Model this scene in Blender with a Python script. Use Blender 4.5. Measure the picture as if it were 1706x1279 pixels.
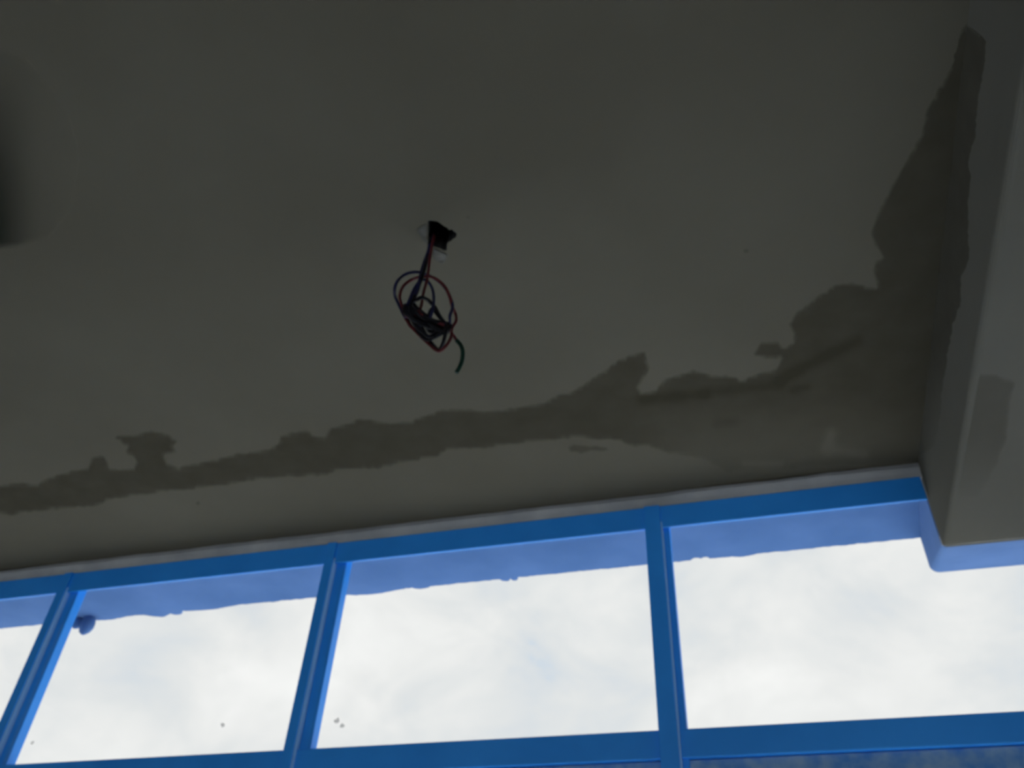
import bpy, bmesh, math, random
import numpy as np
from mathutils import Vector, Matrix, noise
from mathutils.geometry import delaunay_2d_cdt

random.seed(7)
for o in list(bpy.data.objects):
    bpy.data.objects.remove(o)
S = bpy.context.scene
C = S.collection

# ------------------------------------------------------------------ camera
CZ = 1.5                                   # eye height above the floor
F, CX, CY = 1420.0, 853.0, 639.5           # focal length / centre in pixels of 1706 x 1279
PITCH, YAW, ROLL = (math.radians(a) for a in (41.495, -18.259, 3.560))
fwd = Vector((math.sin(YAW)*math.cos(PITCH), math.cos(YAW)*math.cos(PITCH), math.sin(PITCH)))
r0 = Vector((math.cos(YAW), -math.sin(YAW), 0)); u0 = r0.cross(fwd)
RT = r0*math.cos(ROLL) + u0*math.sin(ROLL)
UP = -r0*math.sin(ROLL) + u0*math.cos(ROLL)
EYE = Vector((0, 0, CZ))
cam = bpy.data.cameras.new('camera'); camo = bpy.data.objects.new('camera', cam); C.objects.link(camo)
camo.matrix_world = Matrix(((RT.x, UP.x, -fwd.x, 0), (RT.y, UP.y, -fwd.y, 0), (RT.z, UP.z, -fwd.z, CZ), (0, 0, 0, 1)))
cam.sensor_width = 36; cam.lens = 36*F/1706; cam.clip_start = 0.02; cam.clip_end = 500
cam.dof.use_dof = True; cam.dof.focus_distance = 0.5; cam.dof.aperture_fstop = 15
S.camera = camo

# ------------------------------------------------------------------ sky
W = bpy.data.worlds.new('overcast_sky'); S.world = W; W.use_nodes = True
nt = W.node_tree; nt.nodes.clear()
out = nt.nodes.new('ShaderNodeOutputWorld'); bg = nt.nodes.new('ShaderNodeBackground')
tc = nt.nodes.new('ShaderNodeTexCoord')
n1 = nt.nodes.new('ShaderNodeTexNoise'); n1.inputs['Scale'].default_value = 6.5; n1.inputs['Detail'].default_value = 7
n1.inputs['Roughness'].default_value = .56; n1.inputs['Distortion'].default_value = .35
n2 = nt.nodes.new('ShaderNodeTexNoise'); n2.inputs['Scale'].default_value = 1.7; n2.inputs['Detail'].default_value = 3
mp = nt.nodes.new('ShaderNodeMapping'); mp.inputs['Scale'].default_value = (1, 1, 1.5); mp.inputs['Location'].default_value = (.35, .2, .1)
nt.links.new(tc.outputs['Generated'], mp.inputs['Vector'])
nt.links.new(mp.outputs['Vector'], n1.inputs['Vector']); nt.links.new(mp.outputs['Vector'], n2.inputs['Vector'])
mx = nt.nodes.new('ShaderNodeMath'); mx.operation = 'MULTIPLY_ADD'; mx.inputs[1].default_value = .3
nt.links.new(n2.outputs['Fac'], mx.inputs[0]); nt.links.new(n1.outputs['Fac'], mx.inputs[2])
cr = nt.nodes.new('ShaderNodeValToRGB')
el = cr.color_ramp.elements
el[0].position = .44; el[0].color = (.60, .71, .83, 1)
el[1].position = .92; el[1].color = (.98, .98, .965, 1)
for p, c in ((.52, (.735, .775, .81)), (.62, (.80, .82, .825)), (.74, (.88, .885, .875))):
    e = el.new(p); e.color = (*c, 1)
nt.links.new(mx.outputs[0], cr.inputs['Fac']); nt.links.new(cr.outputs['Color'], bg.inputs['Color'])
bg.inputs['Strength'].default_value = 1.03
nt.links.new(bg.outputs[0], out.inputs[0])

# hazy sun, high above the picture: it lights the added ground and sill
sun = bpy.data.lights.new('hazy_sun', 'SUN'); suno = bpy.data.objects.new('hazy_sun', sun); C.objects.link(suno)
sun.energy = 15; sun.angle = math.radians(8); sun.color = (1, .98, .95)
suno.rotation_euler = Vector((.46, .34, .82)).to_track_quat('Z', 'Y').to_euler()
suno.location = (-6, 6, 9)
S.cycles.max_bounces = 7; S.cycles.diffuse_bounces = 5; S.cycles.glossy_bounces = 3; S.cycles.transparent_max_bounces = 16

vs = S.view_settings
S.display_settings.display_device = 'sRGB'
vs.view_transform = 'Standard'; vs.look = 'None'; vs.gamma = 1; vs.use_curve_mapping = False
vs.exposure = 0.0

# ------------------------------------------------------------------ helpers
H = 1.3            # ceiling above the eye
D = 1.909          # inner face of the window wall
BX = 0.442         # left side of the beam
BZ = 1.075         # underside of the beam above the eye

def ray(x, y): return RT*((x-CX)/F) - UP*((y-CY)/F) + fwd
def on(x, y, axis, d):
    v = ray(x, y); p = v*(d/v[axis]); return Vector((p.x, p.y, p.z+CZ))
def ceil_pt(x, y, lift=0.0):
    p = on(x, y, 2, H); p.z -= lift; return p

def tag(o, label=None, cat=None, group=None, kind=None):
    if label: o['label'] = label
    if cat: o['category'] = cat
    if group: o['group'] = group
    if kind: o['kind'] = kind
    return o
def link(name, me, mat=None, parent=None, smooth=False):
    o = bpy.data.objects.new(name, me); C.objects.link(o)
    if mat: me.materials.append(mat)
    if smooth:
        for p in me.polygons: p.use_smooth = True
    if parent: o.parent = parent
    return o
def from_bm(name, bm, mat, parent=None, smooth=False):
    bmesh.ops.recalc_face_normals(bm, faces=bm.faces)
    me = bpy.data.meshes.new(name); bm.to_mesh(me); bm.free()
    return link(name, me, mat, parent, smooth)
def add_box(bm, x0, x1, y0, y1, z0, z1, bevel=0.0, seg=2):
    vs = [bm.verts.new((x, y, z+CZ)) for x in (x0, x1) for y in (y0, y1) for z in (z0, z1)]
    fs = [bm.faces.new([vs[i] for i in q]) for q in ((0,1,3,2),(4,6,7,5),(0,4,5,1),(2,3,7,6),(0,2,6,4),(1,5,7,3))]
    if bevel:
        es = list({e for f in fs for e in f.edges})
        bmesh.ops.bevel(bm, geom=es, offset=bevel, segments=seg, affect='EDGES', profile=.5)
def box(name, b, mat, parent=None, bevel=0.0, seg=2):
    bm = bmesh.new(); add_box(bm, *b, bevel=bevel, seg=seg)
    return from_bm(name, bm, mat, parent)
def prism(name, poly, y0, y1, mat, parent=None, bevel=0.0):
    """poly: (x, z) outline extruded along y"""
    bm = bmesh.new()
    a = [bm.verts.new((x, y0, z+CZ)) for x, z in poly]; b = [bm.verts.new((x, y1, z+CZ)) for x, z in poly]
    n = len(poly); bm.faces.new(a); bm.faces.new(b[::-1])
    for i in range(n): bm.faces.new((a[i], b[i], b[(i+1) % n], a[(i+1) % n]))
    if bevel: bmesh.ops.bevel(bm, geom=bm.edges[:], offset=bevel, segments=2, affect='EDGES')
    return from_bm(name, bm, mat, parent)

def node_mat(name):
    m = bpy.data.materials.new(name); m.use_nodes = True
    return m, m.node_tree, m.node_tree.nodes['Principled BSDF']
def mottled(name, c0, c1, scale=3.0, rough=.9, bump=.15, bscale=60, spec=.3, detail=6):
    m, t, p = node_mat(name)
    tcn = t.nodes.new('ShaderNodeTexCoord')
    n = t.nodes.new('ShaderNodeTexNoise'); n.inputs['Scale'].default_value = scale; n.inputs['Detail'].default_value = detail
    r = t.nodes.new('ShaderNodeValToRGB')
    r.color_ramp.elements[0].position = .35; r.color_ramp.elements[0].color = (*c0, 1)
    r.color_ramp.elements[1].position = .68; r.color_ramp.elements[1].color = (*c1, 1)
    t.links.new(tcn.outputs['Object'], n.inputs['Vector']); t.links.new(n.outputs['Fac'], r.inputs['Fac'])
    t.links.new(r.outputs['Color'], p.inputs['Base Color'])
    p.inputs['Roughness'].default_value = rough; p.inputs['Specular IOR Level'].default_value = spec
    if bump:
        n2 = t.nodes.new('ShaderNodeTexNoise'); n2.inputs['Scale'].default_value = bscale; n2.inputs['Detail'].default_value = 4
        b = t.nodes.new('ShaderNodeBump'); b.inputs['Strength'].default_value = bump; b.inputs['Distance'].default_value = .004
        t.links.new(tcn.outputs['Object'], n2.inputs['Vector']); t.links.new(n2.outputs['Fac'], b.inputs['Height'])
        t.links.new(b.outputs['Normal'], p.inputs['Normal'])
    return m, t, p, r
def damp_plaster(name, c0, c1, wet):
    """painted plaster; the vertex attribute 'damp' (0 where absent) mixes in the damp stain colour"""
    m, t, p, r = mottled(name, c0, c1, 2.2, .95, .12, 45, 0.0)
    a = t.nodes.new('ShaderNodeAttribute'); a.attribute_name = 'damp'
    tcn = t.nodes.new('ShaderNodeTexCoord')
    n = t.nodes.new('ShaderNodeTexNoise'); n.inputs['Scale'].default_value = 16; n.inputs['Detail'].default_value = 5
    t.links.new(tcn.outputs['Object'], n.inputs['Vector'])
    mm = t.nodes.new('ShaderNodeMapRange'); mm.inputs['To Min'].default_value = .62; mm.inputs['To Max'].default_value = .94
    t.links.new(n.outputs['Fac'], mm.inputs['Value'])
    mu = t.nodes.new('ShaderNodeMath'); mu.operation = 'MULTIPLY'
    t.links.new(a.outputs['Fac'], mu.inputs[0]); t.links.new(mm.outputs[0], mu.inputs[1])
    mix = t.nodes.new('ShaderNodeMix'); mix.data_type = 'RGBA'
    t.links.new(mu.outputs[0], mix.inputs['Factor']); t.links.new(r.outputs['Color'], mix.inputs['A'])
    mix.inputs['B'].default_value = (*wet, 1)
    a2 = t.nodes.new('ShaderNodeAttribute'); a2.attribute_name = 'dark_patch'
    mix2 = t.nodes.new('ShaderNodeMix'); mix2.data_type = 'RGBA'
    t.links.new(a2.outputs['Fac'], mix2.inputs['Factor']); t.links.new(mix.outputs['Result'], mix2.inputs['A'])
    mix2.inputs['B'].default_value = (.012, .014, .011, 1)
    t.links.new(mix2.outputs['Result'], p.inputs['Base Color'])
    return m

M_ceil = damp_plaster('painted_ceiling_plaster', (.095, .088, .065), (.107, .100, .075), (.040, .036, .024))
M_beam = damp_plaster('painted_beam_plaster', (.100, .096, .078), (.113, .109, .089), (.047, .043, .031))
M_wall = mottled('painted_wall_plaster', (.72, .70, .64), (.78, .76, .70), bump=0, detail=2)[0]
M_side = mottled('grey_side_wall_paint', (.30, .30, .28), (.36, .36, .33), bump=0, detail=2)[0]
M_floor = mottled('pale_floor_tile', (.09, .085, .08), (.12, .115, .105), 4, bump=0, detail=2)[0]
M_trim = mottled('patched_plaster', (.29, .30, .305), (.38, .385, .38), 9, .95, .4, 30)[0]
M_eave = mottled('glare_blue_soffit', (.055, .13, .29), (.08, .165, .35), 5, .95, .3, 50)[0]  # blue window glare put into the soffit and beam end colour
M_roof = mottled('roof_concrete', (.3, .3, .3), (.36, .36, .36))[0]
M_ground = mottled('ground_bounce', (.31, .345, .40), (.36, .395, .45), .3, .9, 0, detail=2)[0]
M_blue = mottled('blue_window_paint', (.014, .28, .86), (.022, .32, .94), 6, .45, .06, 80, .5)[0]
M_bead = mottled('bead_highlight_blue', (.24, .50, .86), (.30, .56, .90), 8, .5, .05, 80, .5)[0]  # paler blue paints the highlight on the mullion's lit side face
M_dusty = mottled('dusty_blue_paint', (.08, .26, .62), (.26, .42, .62), 30, .8, .2, 60, .3)[0]
M_black = mottled('hole_black', (.012, .012, .011), (.02, .02, .018), 20)[0]  # near-black all over the recess above the hole
M_chip = mottled('bare_mortar', (.065, .064, .052), (.105, .102, .085), 40, .95, .5, 90)[0]
M_wblue = mottled('blue_wire_insulation', (.007, .008, .032), (.010, .011, .042), 30, .6, 0, spec=.15)[0]
M_wred = mottled('red_wire_insulation', (.060, .008, .010), (.078, .010, .012), 30, .6, 0, spec=.15)[0]
M_wblack = mottled('black_wire_insulation', (.004, .004, .006), (.006, .006, .008), 30, .6, 0, spec=.15)[0]
M_wgreen = mottled('green_wire_insulation', (.002, .018, .011), (.003, .024, .015), 30, .6, 0, spec=.15)[0]
M_dirt, t, p, _ = mottled('dried_dirt', (.32, .33, .34), (.5, .5, .5), 60, .9, 0)
p.inputs['Alpha'].default_value = .35
# window glass: clear pane, Fresnel reflection, slight dust
M_glass = bpy.data.materials.new('window_glass'); M_glass.use_nodes = True
t = M_glass.node_tree; t.nodes.clear()
go = t.nodes.new('ShaderNodeOutputMaterial'); gt = t.nodes.new('ShaderNodeBsdfTransparent'); gg = t.nodes.new('ShaderNodeBsdfGlossy')
lw = t.nodes.new('ShaderNodeLayerWeight'); lw.inputs['Blend'].default_value = .5
pw = t.nodes.new('ShaderNodeMath'); pw.operation = 'POWER'; pw.inputs[1].default_value = 5; t.links.new(lw.outputs['Facing'], pw.inputs[0])
gf = t.nodes.new('ShaderNodeMath'); gf.operation = 'MULTIPLY_ADD'; gf.inputs[1].default_value = .92; gf.inputs[2].default_value = .03
t.links.new(pw.outputs[0], gf.inputs[0]); gm = t.nodes.new('ShaderNodeMixShader')
gt.inputs['Color'].default_value = (.985, .99, .99, 1); gg.inputs['Roughness'].default_value = .02
t.links.new(gf.outputs[0], gm.inputs[0]); t.links.new(gt.outputs[0], gm.inputs[1]); t.links.new(gg.outputs[0], gm.inputs[2])
t.links.new(gm.outputs[0], go.inputs[0])

# ------------------------------------------------------------------ room shell
XL, XR, YB, FZ = -2.98, 2.6, -2.8, -CZ      # room limits (z relative to the eye)
tag(box('floor', (XL-.2, XR+.2, YB-.2, D+.1, FZ-.1, FZ), M_floor), 'grey cement floor of the room', 'floor', kind='structure')
tag(box('wall_left', (XL-.2, XL, YB, D+.1, FZ, H+.1), M_side), 'grey side wall left of the window row', 'wall', kind='structure')
tag(box('wall_right', (XR, XR+.2, YB, D+.1, FZ, H+.1), M_wall), 'pale side wall right of the beam', 'wall', kind='structure')
bm = bmesh.new()
OX0, OX1, OZ0, OZ1 = XL+.25, XR-.25, -1.2, 1.02      # wide opening added in the unseen back wall for fill light
for b in ((XL-.2, XR+.2, FZ, OZ0), (XL-.2, XR+.2, OZ1, H+.1), (XL-.2, OX0, OZ0, OZ1), (OX1, XR+.2, OZ0, OZ1)):
    add_box(bm, b[0], b[1], YB-.2, YB, b[2], b[3])
tag(from_bm('wall_back', bm, M_wall), 'painted wall facing the window row', 'wall', kind='structure')
tag(box('wall_front', (XL-.2, XR+.2, D, D+.12, FZ, -.62), M_wall), 'low painted wall under the window row', 'wall', kind='structure')
tag(box('roof', (XL-.2, XR+.2, YB-.2, D+.36, H+.14, H+.30), M_roof), 'concrete roof slab above the ceiling', 'roof', kind='structure')
tag(box('ground', (-60, 60, -60, 90, -5.2, -5.0), M_ground), 'unseen ground below the windows, toned to bounce bluish light up', 'ground', kind='structure')  # unseen ground, added to bounce bluish light onto ceiling and soffit

M_sill = mottled('bounce_sill_paint', (.74, .79, .84), (.80, .84, .88), bump=0, detail=2)[0]
tag(box('bounce_sill', (XL, XR, D-.30, D, -.66, -.615), M_sill, None, .006), 'unseen deep pale sill added to bounce sunlight upward', 'sill', kind='structure')  # added sill, pale so sunlight bounces up to the ceiling by the window
# ceiling with a broken hole
hole_px = [(712.6,368.8),(716,367.2),(720,367.6),(726,368),(731,370),(736,374),(740,376.6),(745,379),(748,383),(753,382),(757,386),
           (761,389),(760,394.5),(755,398),(752,401),(747,404),(745,407),(744.6,416.5),(739,417),(734,414),(728.6,412.5),(720,409.5),(718,416),(714.6,415),(713.8,405),(713.4,389)]
hole = [on(x, y, 2, H) for x, y in hole_px]
bm = bmesh.new()
ov = [bm.verts.new((x, y, H+CZ)) for x, y in ((XL, YB), (XR, YB), (XR, D+.06), (XL, D+.06))]
hv = [bm.verts.new(p) for p in hole]
es = [bm.edges.new((L[i], L[(i+1) % len(L)])) for L in (ov, hv) for i in range(len(L))]
bmesh.ops.triangle_fill(bm, edges=es, use_beauty=True)
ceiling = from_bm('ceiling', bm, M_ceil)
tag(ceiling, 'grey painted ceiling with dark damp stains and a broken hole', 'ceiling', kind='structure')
# recess above the hole
bm = bmesh.new()
cen = sum(hole, Vector())/len(hole)
lo = [bm.verts.new(p) for p in hole]
hi = [bm.verts.new(cen + (p-cen)*1.15 + Vector((0, 0, .11))) for p in hole]
for i in range(len(lo)): bm.faces.new((lo[i], lo[(i+1) % len(lo)], hi[(i+1) % len(lo)], hi[i]))
bm.faces.new(hi)
tag(from_bm('hole_recess', bm, M_black, ceiling), 'black broken hole where the wires come out')

# ------------------------------------------------------------------ damp stains
def seg_dist(P, poly):
    A = np.array(poly); B = np.roll(A, -1, 0)
    d = np.full(len(P), 1e9)
    for a, b in zip(A, B):
        ab = b-a; tt = np.clip(((P-a)@ab)/max(ab@ab, 1e-9), 0, 1)
        d = np.minimum(d, np.hypot(*(P-(a+tt[:, None]*ab)).T))
    return d
def inside(P, poly):
    A = np.array(poly); B = np.roll(A, -1, 0); r = np.zeros(len(P), bool)
    for a, b in zip(A, B):
        if a[1] == b[1]: continue
        c = ((a[1] > P[:, 1]) != (b[1] > P[:, 1])) & (P[:, 0] < (b[0]-a[0])*(P[:, 1]-a[1])/(b[1]-a[1])+a[0])
        r ^= c
    return r
def ragged(poly, step=7, amp=1.8):
    outp = []
    n = len(poly)
    for i in range(n):
        a = np.array(poly[i], float); b = np.array(poly[(i+1) % n], float); L = np.hypot(*(b-a)); k = max(1, int(L/step))
        nrm = np.array((-(b-a)[1], (b-a)[0]))/max(L, 1e-6)
        for j in range(k):
            p = a+(b-a)*j/k
            q = noise.noise(Vector((p[0]*.09, p[1]*.09, 3.1))) + .6*noise.noise(Vector((p[0]*.23, p[1]*.23, 7.7)))
            outp.append(p+nrm*q*amp*1.6)
    return outp
def sstep(a, b, x): 
    u = np.clip((x-a)/(b-a), 0, 1); return u*u*(3-2*u)
def stain(name, poly, mapper, mat, parent, damp=None, ramp=5.0, grid=7.0, label=None, free=None, jag=True, lift=.0004, attr='damp'):
    """flat film of stain on a surface: an outline given as points on that surface, finely meshed,
    'damp' rises from 0 at its edge.  mapper turns outline coordinates into a point on the surface."""
    P = ragged(poly) if jag else [np.array(p, float) for p in poly]
    A = np.array(P)
    x0, y0 = A.min(0); x1, y1 = A.max(0)
    gx, gy = np.meshgrid(np.arange(x0, x1, grid), np.arange(y0, y1, grid))
    G = np.stack([gx.ravel(), gy.ravel()], 1); G[:, 0] += np.where((np.round((G[:, 1]-y0)/grid) % 2) > 0, grid/2, 0)
    G = G[inside(G, P)]; dG = seg_dist(G, P); G = G[dG > grid*.35]
    pts = [Vector(p) for p in A] + [Vector(p) for p in G]
    n = len(A)
    v, e, f, *_ = delaunay_2d_cdt(pts, [(i, (i+1) % n) for i in range(n)], [], 1, 1e-4)
    V = np.array([tuple(p) for p in v])
    dist = seg_dist(V, P)
    val = sstep(0, ramp, dist)
    if free is not None: val = np.where(free(V), 1.0, val)
    if damp is not None: val = val*damp(V)
    me = bpy.data.meshes.new(name)
    me.from_pydata([mapper(p[0], p[1], -.0001 if dd < .5 else lift) for p, dd in zip(V, dist)], [], [list(q) for q in f])
    at = me.attributes.new(attr, 'FLOAT', 'POINT'); at.data.foreach_set('value', val.astype(np.float32))
    o = link(name, me, mat, parent)
    if label: o['label'] = label
    return o

upper = [(-30,808),(0,806),(30,802),(65,804),(83,793),(108,786),(146,777),(150,761),(166,756),(179,763),(183,777),(206,781),(222,778),
 (224,768),(218,759),(204,761),(210,745),(189,731),(194,723),(222,723),(252,715),(282,722),(297,733),(290,744),(297,756),(277,759),(279,770),(297,776),
 (322,771),(353,763),(383,756),(418,751),(448,746),(464,738),(466,726),(484,718),(509,715),(527,726),(539,726),(549,713),(580,703),(600,695),
 (625,698),(650,703),(685,698),(716,688),(736,679),(776,679),(806,683),(828,681),(870,676),(908,669),(915,660),(955,650),(978,634),(1006,617),
 (1025,599),(1063,585),(1077,585),(1085,610),(1077,629),(1065,645),(1070,652),(1091,648),(1105,631),(1133,622),(1152,613),(1185,622),(1217,624),
 (1234,631),(1260,622),(1292,613),(1299,598),(1283,599),(1255,596),(1252,587),(1269,568),(1297,566),(1306,577),(1320,570),(1321,558),(1311,540),
 (1325,520),(1360,493),(1390,473),(1420,468),(1460,478),(1453,453),(1458,435),(1470,427),(1455,410),(1450,385),(1465,345),(1490,300),(1510,265),
 (1535,220),(1543,180),(1570,135),(1588,100),(1601,48),(1612,36)]
right = [(1618,60),(1612,150),(1590,340),(1568,560),(1552,740),(1548,770)]
lower = [(1480,772),(1400,776),(1320,782),(1250,787),(1208,788),(1175,767),(1138,760),(1100,753),(1081,744),(1053,746),(1030,735),(988,733),(955,730),(917,735),
 (847,742),(806,748),(746,751),(726,763),(680,771),(630,782),(570,782),(544,794),(504,794),(428,801),(328,816),(272,821),(192,831),(161,844),
 (101,849),(50,854),(20,861),(0,858),(-30,862)]
def main_damp(V):
    x, y = V[:, 0], V[:, 1]
    fade = sstep(1010, 1180, x)*sstep(640, 775, y)*.60
    # darker tide lines and paler rubbed patches inside the stain
    def line(a, b, w):
        a = np.array(a, float); b = np.array(b, float); ab = b-a
        tt = np.clip(((V-a)@ab)/(ab@ab), 0, 1); return np.exp(-(np.hypot(*(V-(a+tt[:, None]*ab)).T)/w)**2)
    dark = .22*line((1070,665),(1175,655),9)+.22*line((1175,655),(1300,640),9)+.28*line((1300,632),(1430,566),9)+.2*line((1320,650),(1345,645),6)+.2*line((1195,705),(1225,703),8)
    lite = .45*line((1385,722),(1378,748),9)+.4*line((1378,748),(1440,756),7)+.5*line((1240,772),(1300,774),5)
    return np.clip(1-fade+1.3*dark-1.35*lite, 0, 1.4)
corner = np.array([(1601,60),(1592,150),(1573,340),(1552,560),(1534,770)], float)
def near_corner(V):
    xs = np.interp(V[:, 1], corner[:, 1], corner[:, 0]); return (V[:, 0] > xs-12) & (V[:, 1] > 60)
def clampx(m):
    def g(x, y, l):
        p = m(x, y, l)
        if p.x > BX-.012: p.x = min(p.x, BX+.001)
        return p
    return g
stain('damp_stain', upper+right+lower, clampx(ceil_pt), M_ceil, ceiling, main_damp, free=near_corner, label='dark damp stain running along the ceiling above the windows and beside the beam')
stain('damp_stain', [(945,745),(955,738),(975,741),(992,741),(1012,743),(1016,749),(1005,753),(985,752),(968,756),(950,754)], ceil_pt, M_ceil, ceiling,
      lambda V: np.full(len(V), .75), ramp=4, grid=3, label='small dark spot below the long stain')
for cx, cy, r in ((1243,418,6), (330,838,5), (780,362,4)):
    stain('damp_stain', [(cx+r*math.cos(a), cy+r*.8*math.sin(a)) for a in (0,.9,1.8,2.7,3.6,4.5,5.4)], ceil_pt, M_ceil, ceiling,
          lambda V: np.full(len(V), .7), ramp=3, grid=2.5, jag=False)
# near-black patch at the left, darkest at its left and lower edges
dark_patch = [(-60,60),(40,90),(110,170),(135,260),(120,350),(80,400),(30,414),(-10,418),(-60,420)]
stain('left_dark_patch', dark_patch, ceil_pt, M_ceil, ceiling,
      lambda V: np.clip(.25*sstep(140, 0, V[:, 0])+.75*sstep(75, -25, V[:, 0]), 0, 1)*sstep(20, 420, V[:, 1])**.8, ramp=12, grid=7, attr='dark_patch', label='near-black patch fading into the ceiling', jag=False, free=lambda V: V[:, 0] < -20)

# ------------------------------------------------------------------ beam
bw = .34
bm = bmesh.new()
# section stations along y: inside the room, through the wall, tapering to the eave tip
st = [(YB, BX, BZ), (D-.4, BX, BZ), (D+.02, BX-.002, BZ)]
rings = []
def section(y, xl, zb, rr=.010, k=4):
    ring = [(xl, H+.05)]
    for i in range(k+1):
        a = math.pi + (math.pi/2)*i/k
        ring.append((xl+rr+rr*math.cos(a), zb+rr+rr*math.sin(a)))
    for i in range(k+1):
        a = 1.5*math.pi + (math.pi/2)*i/k
        ring.append((xl+bw-rr+rr*math.cos(a), zb+rr+rr*math.sin(a)))
    ring.append((xl+bw, H+.05))
    return [bm.verts.new((x, y, z+CZ)) for x, z in ring]
ys = np.concatenate([np.linspace(YB, 0, 6), np.linspace(.1, D+.02, 40)])
for y in ys:
    rings.append(section(y, BX, BZ, .012))
for a, b in zip(rings, rings[1:]):
    for i in range(len(a)-1): bm.faces.new((a[i], a[i+1], b[i+1], b[i]))
bm.faces.new(rings[0]); bm.faces.new(rings[-1])
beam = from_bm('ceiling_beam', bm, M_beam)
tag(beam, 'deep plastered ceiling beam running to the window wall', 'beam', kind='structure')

def side_pt(x, y, l):
    p = on(x, y, 0, BX); p.z = max(min(p.z, H+CZ+.001), BZ+CZ+.012); p.x = BX-l; return p
def under_pt(x, y, l):
    p = on(x, y, 2, BZ); p.x = max(p.x, BX+.012); p.z = BZ+CZ-l; return p
side = [(1604,30),(1612,42),(1630,55),(1643,70),(1640,110),(1630,165),(1625,230),(1613,270),(1618,300),(1613,340),(1615,430),(1603,460),(1600,510),
        (1588,540),(1578,600),(1570,653),(1566,700),(1556,745),(1530,760),(1526,740),(1540,560),(1561,340),(1580,150),(1586,90),(1592,40)]
stain('damp_stain', side, side_pt, M_beam, beam, lambda V: (1-.75*sstep(560, 745, V[:, 1])), grid=4, ramp=4,
      free=near_corner, label='dark damp stain on the side of the beam')
under = [(1629,621),(1663,622),(1695,637),(1690,652),(1685,668),(1681,700),(1679,733),(1663,775),(1650,800),(1630,830),(1595,830),(1590,800),(1597,751),(1608,700),(1618,650)]
stain('damp_stain', under, under_pt, M_beam, beam, lambda V: .62*(1-.8*sstep(700, 830, V[:, 1])), grid=6, ramp=7, label='damp patch under the beam end',
      free=lambda V: (V[:, 0] < 1634-(V[:, 1]-560)*.187+8) & (V[:, 1] > 628))

# ------------------------------------------------------------------ wall head: patched plaster strip between ceiling and window frame
def strip(name, x0, x1, z0, z1, y0, y1):
    bm = bmesh.new(); n = int((x1-x0)/.02); prof = []
    for i in range(n+1):
        x = x0+(x1-x0)*i/n
        a = .004*noise.noise(Vector((x*5, .3, 0)))+.002*noise.noise(Vector((x*17, 2.3, 0)))
        b = .003*noise.noise(Vector((x*6, 8.3, 0)))
        c = .008*max(0, noise.noise(Vector((x*3.1, 5.3, 0))))
        prof.append([bm.verts.new(q) for q in ((x, y0-.006+a, z1+CZ+.02), (x, y0-.006+a, z1+CZ-.006), (x, y0-.010+a-c, z1+CZ-.013),
                     (x, y0-.004+b, z0+CZ+.010), (x, y0+b*.5, z0+CZ), (x, y1, z0+CZ), (x, y1, z1+CZ+.02))])
    for p, q in zip(prof, prof[1:]):
        for k in range(7): bm.faces.new((p[k], p[(k+1) % 7], q[(k+1) % 7], q[k]))
    bm.faces.new(prof[0]); bm.faces.new(prof[-1])
    return from_bm(name, bm, M_trim, smooth=False)
tag(strip('trim_1', XL, BX, 1.264, H, D, D+.06), 'rough plaster strip between ceiling and blue window frame', 'trim', kind='structure')
tag(strip('trim_2', BX+bw, XR, 1.264, H, D, D+.06), 'rough plaster strip right of the beam', 'trim', kind='structure')

# ------------------------------------------------------------------ eave outside
EY = 2.268
bm = bmesh.new()
pts = []
n = 3600
ex0, ex1 = XL-.2, XR+.2
for i in range(n+1):
    x = ex0+(ex1-ex0)*i/n
    d = .004*noise.noise(Vector((x*7, 0, 1)))+.0035*noise.noise(Vector((x*31, 0, 2)))+.002*noise.noise(Vector((x*90, 0, 3)))
    pts.append((x, EY+d))
lumps = []
for px, e, q, hw in ((180,1031,1034,40),(262,1021,1028,22),(290,1017,1022,12),(340,1010,1013,40),(620,986,990,40),(700,976,979,14),(840,962,966,8),(855,960,965,6),(1160,933,929,7),(1175,932,929,6),(1240,924,926,16)):
    a = on(px, e, 2, H); b = on(px, q, 2, H)
    lumps.append((a.x, b.y-a.y, hw/F*2.9))
pts2 = []
for x, y in pts:
    for c, h, w in lumps: y += h*math.exp(-((x-c)/w)**2) if w > .04 else h*math.sqrt(max(0, 1-((x-c)/w)**2))
    pts2.append((x, y))
T = .10
bot = [bm.verts.new((x, y, H+CZ+.0005)) for x, y in pts2]; top = [bm.verts.new((x, y-.004, H+CZ+T)) for x, y in pts2]
b0 = [bm.verts.new((x, D+.05, H+CZ+.0005)) for x, _ in pts2]; t0 = [bm.verts.new((x, D+.05, H+CZ+T)) for x, _ in pts2]
for i in range(n):
    bm.faces.new((b0[i], b0[i+1], bot[i+1], bot[i])); bm.faces.new((bot[i], bot[i+1], top[i+1], top[i]))
    bm.faces.new((top[i], top[i+1], t0[i+1], t0[i])); bm.faces.new((t0[i], t0[i+1], b0[i+1], b0[i]))
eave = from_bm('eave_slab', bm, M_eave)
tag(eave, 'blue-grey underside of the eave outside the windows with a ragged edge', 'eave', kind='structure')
# blobs of mortar left hanging from the eave edge
for px, py, rp, hp in ((147,1038,11,14), (130,1037,8,8)):
    c = on(px, py, 1, EY-.012); k = (c-EYE).length/F
    bm = bmesh.new(); bmesh.ops.create_uvsphere(bm, u_segments=12, v_segments=8, radius=1)
    for v in bm.verts:
        d = 1+.18*noise.noise(v.co*1.7+Vector((px, 0, 0)))
        v.co = c + Vector((v.co.x*rp*k*d, v.co.y*rp*k*.8*d, v.co.z*hp*k*1.25*d))
    from_bm('mortar_lump', bm, M_eave, eave, True)
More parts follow.
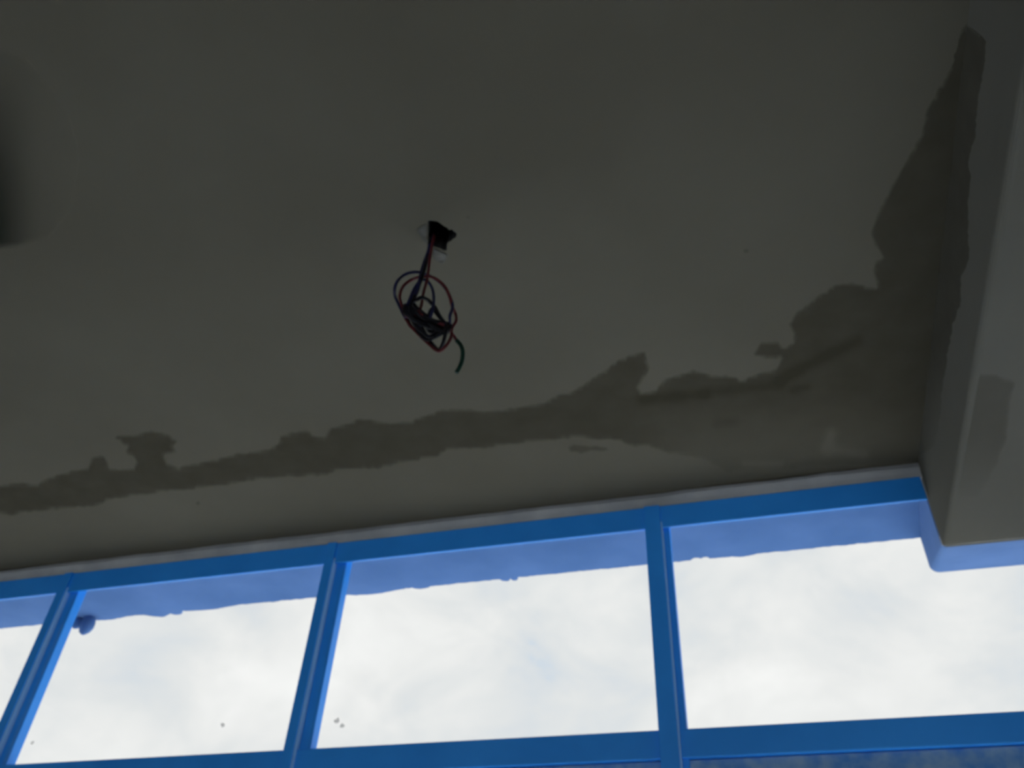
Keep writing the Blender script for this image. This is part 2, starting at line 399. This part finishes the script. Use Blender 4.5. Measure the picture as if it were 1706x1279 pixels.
# tapering beam end under the eave
bm = bmesh.new(); rings = []
for k in range(13):
    u = k/12; y = D+.02+(EY-D-.022)*u
    rings.append(section(y, BX-.002+.030*u, BZ+(1.190-BZ)*u, .012+.010*u, 5))
for a, b in zip(rings, rings[1:]):
    for i in range(len(a)-1): bm.faces.new((a[i], a[i+1], b[i+1], b[i]))
bm.faces.new(rings[-1]); bm.faces.new(rings[0])
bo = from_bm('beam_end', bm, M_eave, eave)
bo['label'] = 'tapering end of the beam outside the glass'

# ------------------------------------------------------------------ window row
win = bpy.data.objects.new('window_1', None); C.objects.link(win)
tag(win, 'row of blue framed windows under the ceiling', 'window', kind='structure')
RZ0, RZ1 = 1.198, 1.264        # head rail
TZ0, TZ1 = .627, .689          # transom
YF, DEP = D, .045
rail = box('head_rail', (XL, BX-.004, YF, YF+.008, RZ0, RZ1), M_blue, win, .002)
rail2 = box('head_rail', (BX+bw+.004, XR, YF, YF+.008, RZ0, RZ1), M_blue, win, .002)
box('transom', (XL, XR, YF+.006, YF+DEP, TZ0, TZ1), M_blue, win, .003)
sash = box('sash_rail', (XL, XR, YF+.016, YF+DEP, .545, TZ0-.001), M_dusty, win, .003)
sash['label'] = 'dusty worn blue rail below the transom'
box('sill_rail', (XL, XR, YF, YF+DEP+.02, -.62, -.56), M_blue, win, .003)
mull = [(-2.968,.029,.033,.022),(-2.062,.029,.033,.022),(-1.155,.027,.034,.022),(-.242,.041,.019,.020),(.665,.029,.033,.020),(1.572,.029,.033,.020),(2.478,.029,.033,.020)]
for xl, a, b, d in mull:
    ztop = BZ-.004 if BX < xl+.03 < BX+bw else 1.263
    m = box('mullion', (xl, xl+a, YF-.008, YF+DEP, -.56, ztop), M_blue, win, .0015)
    box('glazing_stop', (xl+a-.001, xl+a+b, YF-.008+d, YF+DEP, -.56, ztop), M_blue, m, .0015)
    box('highlight_bead', (xl+a-.001, xl+a+.0035, YF-.004, YF-.008+d, -.56, ztop-.05), M_bead, m, .0008)  # thin strip carrying the painted highlight
# panes
for i in range(len(mull)-1):
    x0 = mull[i][0]+mull[i][1]+mull[i][2]-.004; x1 = mull[i+1][0]+.004
    y0, y1 = YF+.008, YF+.012
    up_poly = [(x0, TZ1-.004), (x1, TZ1-.004), (x1, RZ0+.004), (x0, RZ0+.004)]
    if x0 < BX < x1:
        up_poly = [(x0, TZ1-.004), (x1, TZ1-.004), (x1, BZ-.0005), (BX-.003, BZ-.0005), (BX-.003, RZ0+.004), (x0, RZ0+.004)]
    elif x0 < BX+bw < x1:
        up_poly = [(x0, TZ1-.004), (x1, TZ1-.004), (x1, RZ0+.004), (BX+bw+.003, RZ0+.004), (BX+bw+.003, BZ-.0005), (x0, BZ-.0005)]
    pn = prism('pane', up_poly, y0, y1, M_glass, win)
    prism('pane', [(x0, -.562), (x1, -.562), (x1, .549), (x0, .549)], y0, y1, M_glass, win)
    if i in (1, 2):   # specks of dirt stuck on the glass
        for (px, py, r) in (((54,1237,4.5),(371,1207,5)), ((561,1201,6),(570,1209,5)))[i-1]:
            c = on(px, py, 1, YF+.0075); bm = bmesh.new(); ring = []
            rr = r/F*2.2
            for k in range(9):
                a = k*math.tau/9; q = rr*random.uniform(.55, 1.1)
                ring.append(bm.verts.new((c.x+q*math.cos(a), c.y, c.z+q*math.sin(a))))
            f = bm.faces.new(ring); e = bmesh.ops.extrude_face_region(bm, geom=[f])
            for v in e['geom']:
                if isinstance(v, bmesh.types.BMVert): v.co.y -= .001; v.co.x += (c.x-v.co.x)*.4; v.co.z += (c.z-v.co.z)*.4
            from_bm('dirt_speck', bm, M_dirt, pn)

# added window row behind the camera, lets fill light onto the frames
fill_win = bpy.data.objects.new('fill_window', None); C.objects.link(fill_win)
tag(fill_win, 'unseen blue framed window row added behind the camera for fill light', 'window', kind='structure')
for z0, z1 in ((OZ0, OZ0+.05), (OZ1-.05, OZ1)): box('frame_rail', (OX0, OX1, YB-.12, YB-.07, z0, z1), M_blue, fill_win, .002)
nb = 5
for i in range(nb+1):
    x = OX0+(OX1-OX0-.05)*i/nb
    box('mullion', (x, x+.05, YB-.12, YB-.07, OZ0+.05, OZ1-.05), M_blue, fill_win, .002)
    if i < nb:
        x2 = OX0+(OX1-OX0-.05)*(i+1)/nb
        box('pane', (x+.046, x2+.004, YB-.097, YB-.093, OZ0+.046, OZ1-.046), M_glass, fill_win)

# ------------------------------------------------------------------ loose wires hanging from the hole
anchor = on(717, 398, 2, H)
hd = Vector((anchor.x, anchor.y, 0)).normalized(); hs = Vector((hd.y, -hd.x, 0))
def wp(cx, cy, depth=0.0):
    v = ray(620+cx/4.265, 340+cy/4.265); dd = Vector((anchor.x, anchor.y, 0)).dot(hd)
    p = v*(dd/v.dot(hd)); p.z += CZ
    return p + (p-EYE).normalized()*depth
def spline(P, per=7):
    Q = [P[0]+(P[0]-P[1])]+P+[P[-1]+(P[-1]-P[-2])]; outp = []
    for i in range(1, len(Q)-2):
        a, b, c, d = Q[i-1:i+3]
        for k in range(per):
            u = k/per
            outp.append(.5*((2*b)+(c-a)*u+(2*a-5*b+4*c-d)*u*u+(3*b-a-3*c+d)*u**3))
    outp.append(Q[-2]); return outp
def tube(name, pts, r, mat, parent, sides=8, seed=0, amp=.016):
    P = []
    for i, (x, y) in enumerate(pts):
        dz = amp*math.sin(i*.9+seed*1.7)+amp*.5*math.sin(i*2.1+seed)
        if y < 330: dz *= .15
        P.append(wp(x, y, dz))
    P = spline(P); bm = bmesh.new(); prev = None; nrm = None; first = None
    for i, p in enumerate(P):
        tdir = (P[min(i+1, len(P)-1)]-P[max(i-1, 0)]).normalized()
        if nrm is None: nrm = tdir.orthogonal().normalized()
        nrm = (nrm-tdir*nrm.dot(tdir)).normalized(); bn = tdir.cross(nrm)
        ring = [bm.verts.new(p+(nrm*math.cos(a)+bn*math.sin(a))*r) for a in (k*math.tau/sides for k in range(sides))]
        if prev:
            for k in range(sides): bm.faces.new((prev[k], prev[(k+1) % sides], ring[(k+1) % sides], ring[k]))
        else: bm.faces.new(ring)
        prev = ring
    bm.faces.new(prev)
    return from_bm(name, bm, mat, parent, True)
wires = bpy.data.objects.new('wire_bundle', None); C.objects.link(wires); wires.location = anchor
bpy.context.view_layer.update()
def wire(*a, **k):
    o = tube(*a, **k); o.matrix_parent_inverse = wires.matrix_world.inverted(); return o
tag(wires, 'tangled coil of loose blue and red electrical wires hanging from the ceiling hole', 'wires')
RW = .0028
wire('blue_wire', [(425,215),(412,270),(398,335),(370,410),(346,490),(328,575),(300,650),(262,740),(235,800),(200,735),(165,660),(160,600),(185,540),(240,497),(310,483),(385,500),
     (465,543),(525,605),(560,675),(572,730),(552,795),(548,850),(490,880),(400,850),(310,780),(250,740),(262,690),(300,600),(345,543),(388,545),(425,595),(438,665),(430,745),(405,815),(350,860),(300,850)],
     RW, M_wblue, wires, seed=0)['label'] = 'dark blue wire making the outer loop'
wire('red_wire', [(440,220),(428,280),(412,370),(402,455),(388,545),(362,640),(345,735),(300,800),(240,790),(205,700),(197,645),(220,585),(275,540),(345,517),(430,520),(508,575),(550,655),(566,720),
     (592,780),(596,830),(568,880),(562,940),(530,1000),(474,1044),(415,1005),(330,925),(262,850),(226,780),(262,740),(340,780),(430,830),(530,870),(572,925),(605,975)],
     RW, M_wred, wires, seed=2)['label'] = 'red wire with a long lower loop'
wire('black_wire', [(415,215),(408,270),(400,340),(382,420),(352,520),(325,590),(285,680),(245,760),(262,850),(320,905),(385,960),(440,945),(500,915),(550,880),(540,850),(450,835),(350,765),(290,700),(322,675),(358,664),
     (405,688),(450,740),(482,800),(520,850),(545,890),(500,905),(420,860),(330,800),(260,750)], RW*1.25, M_wblack, wires, seed=4)
wire('black_wire', [(330,570),(305,650),(270,720),(280,790),(340,860),(395,950),(440,1010),(474,1036),(500,1000),(518,930),(522,860),(470,790),(425,745),(390,800),(330,770),(265,765),(300,850),(370,920),(415,940),(470,905),(545,860)],
     RW*1.25, M_wblack, wires, seed=5)
wire('black_wire', [(240,740),(330,775),(420,825),(545,855),(555,890),(470,870),(370,810),(250,720),(235,770),(330,830),(440,870),(540,900)], RW*1.5, M_wblack, wires, seed=6)
wire('black_wire', [(335,560),(318,620),(280,690),(250,740),(270,800),(350,850),(455,890),(535,905),(550,870),(470,850),(380,830),(300,760),(262,720),(300,760),(380,860),(410,905),(480,915)], RW*1.4, M_wblack, wires, seed=8)
wire('green_wire', [(600,968),(628,1000),(644,1045),(640,1105),(622,1155),(600,1195)], RW*1.35, M_wgreen, wires, seed=1, amp=.004)['label'] = 'dark green sleeved wire end'

# broken plaster lips round the hole
def chip(pts, drop, name, label):
    bm = bmesh.new(); a = [bm.verts.new(ceil_pt(x, y, -.002)) for x, y in pts]
    c = sum((v.co for v in a), Vector())/len(a)
    b = [bm.verts.new(c+(v.co-c)*.8+Vector((0, 0, -drop*random.uniform(.6, 1.2)-.002))) for v in a]
    bm.faces.new(b); 
    for i in range(len(a)): bm.faces.new((a[i], a[(i+1) % len(a)], b[(i+1) % len(a)], b[i]))
    o = from_bm(name, bm, M_chip, ceiling); o['label'] = label
chip([(712,371),(704,372),(695,379),(693,384),(697,390),(702,398),(707,405),(713,408)], .002, 'broken_plaster', 'chipped plaster at the edge of the hole')
chip([(721,411),(729,414),(738,419),(744,421),(747,425),(743,434),(737,440),(727,435),(722,431),(720,422)], .004, 'broken_plaster', 'lump of mortar below the hole')
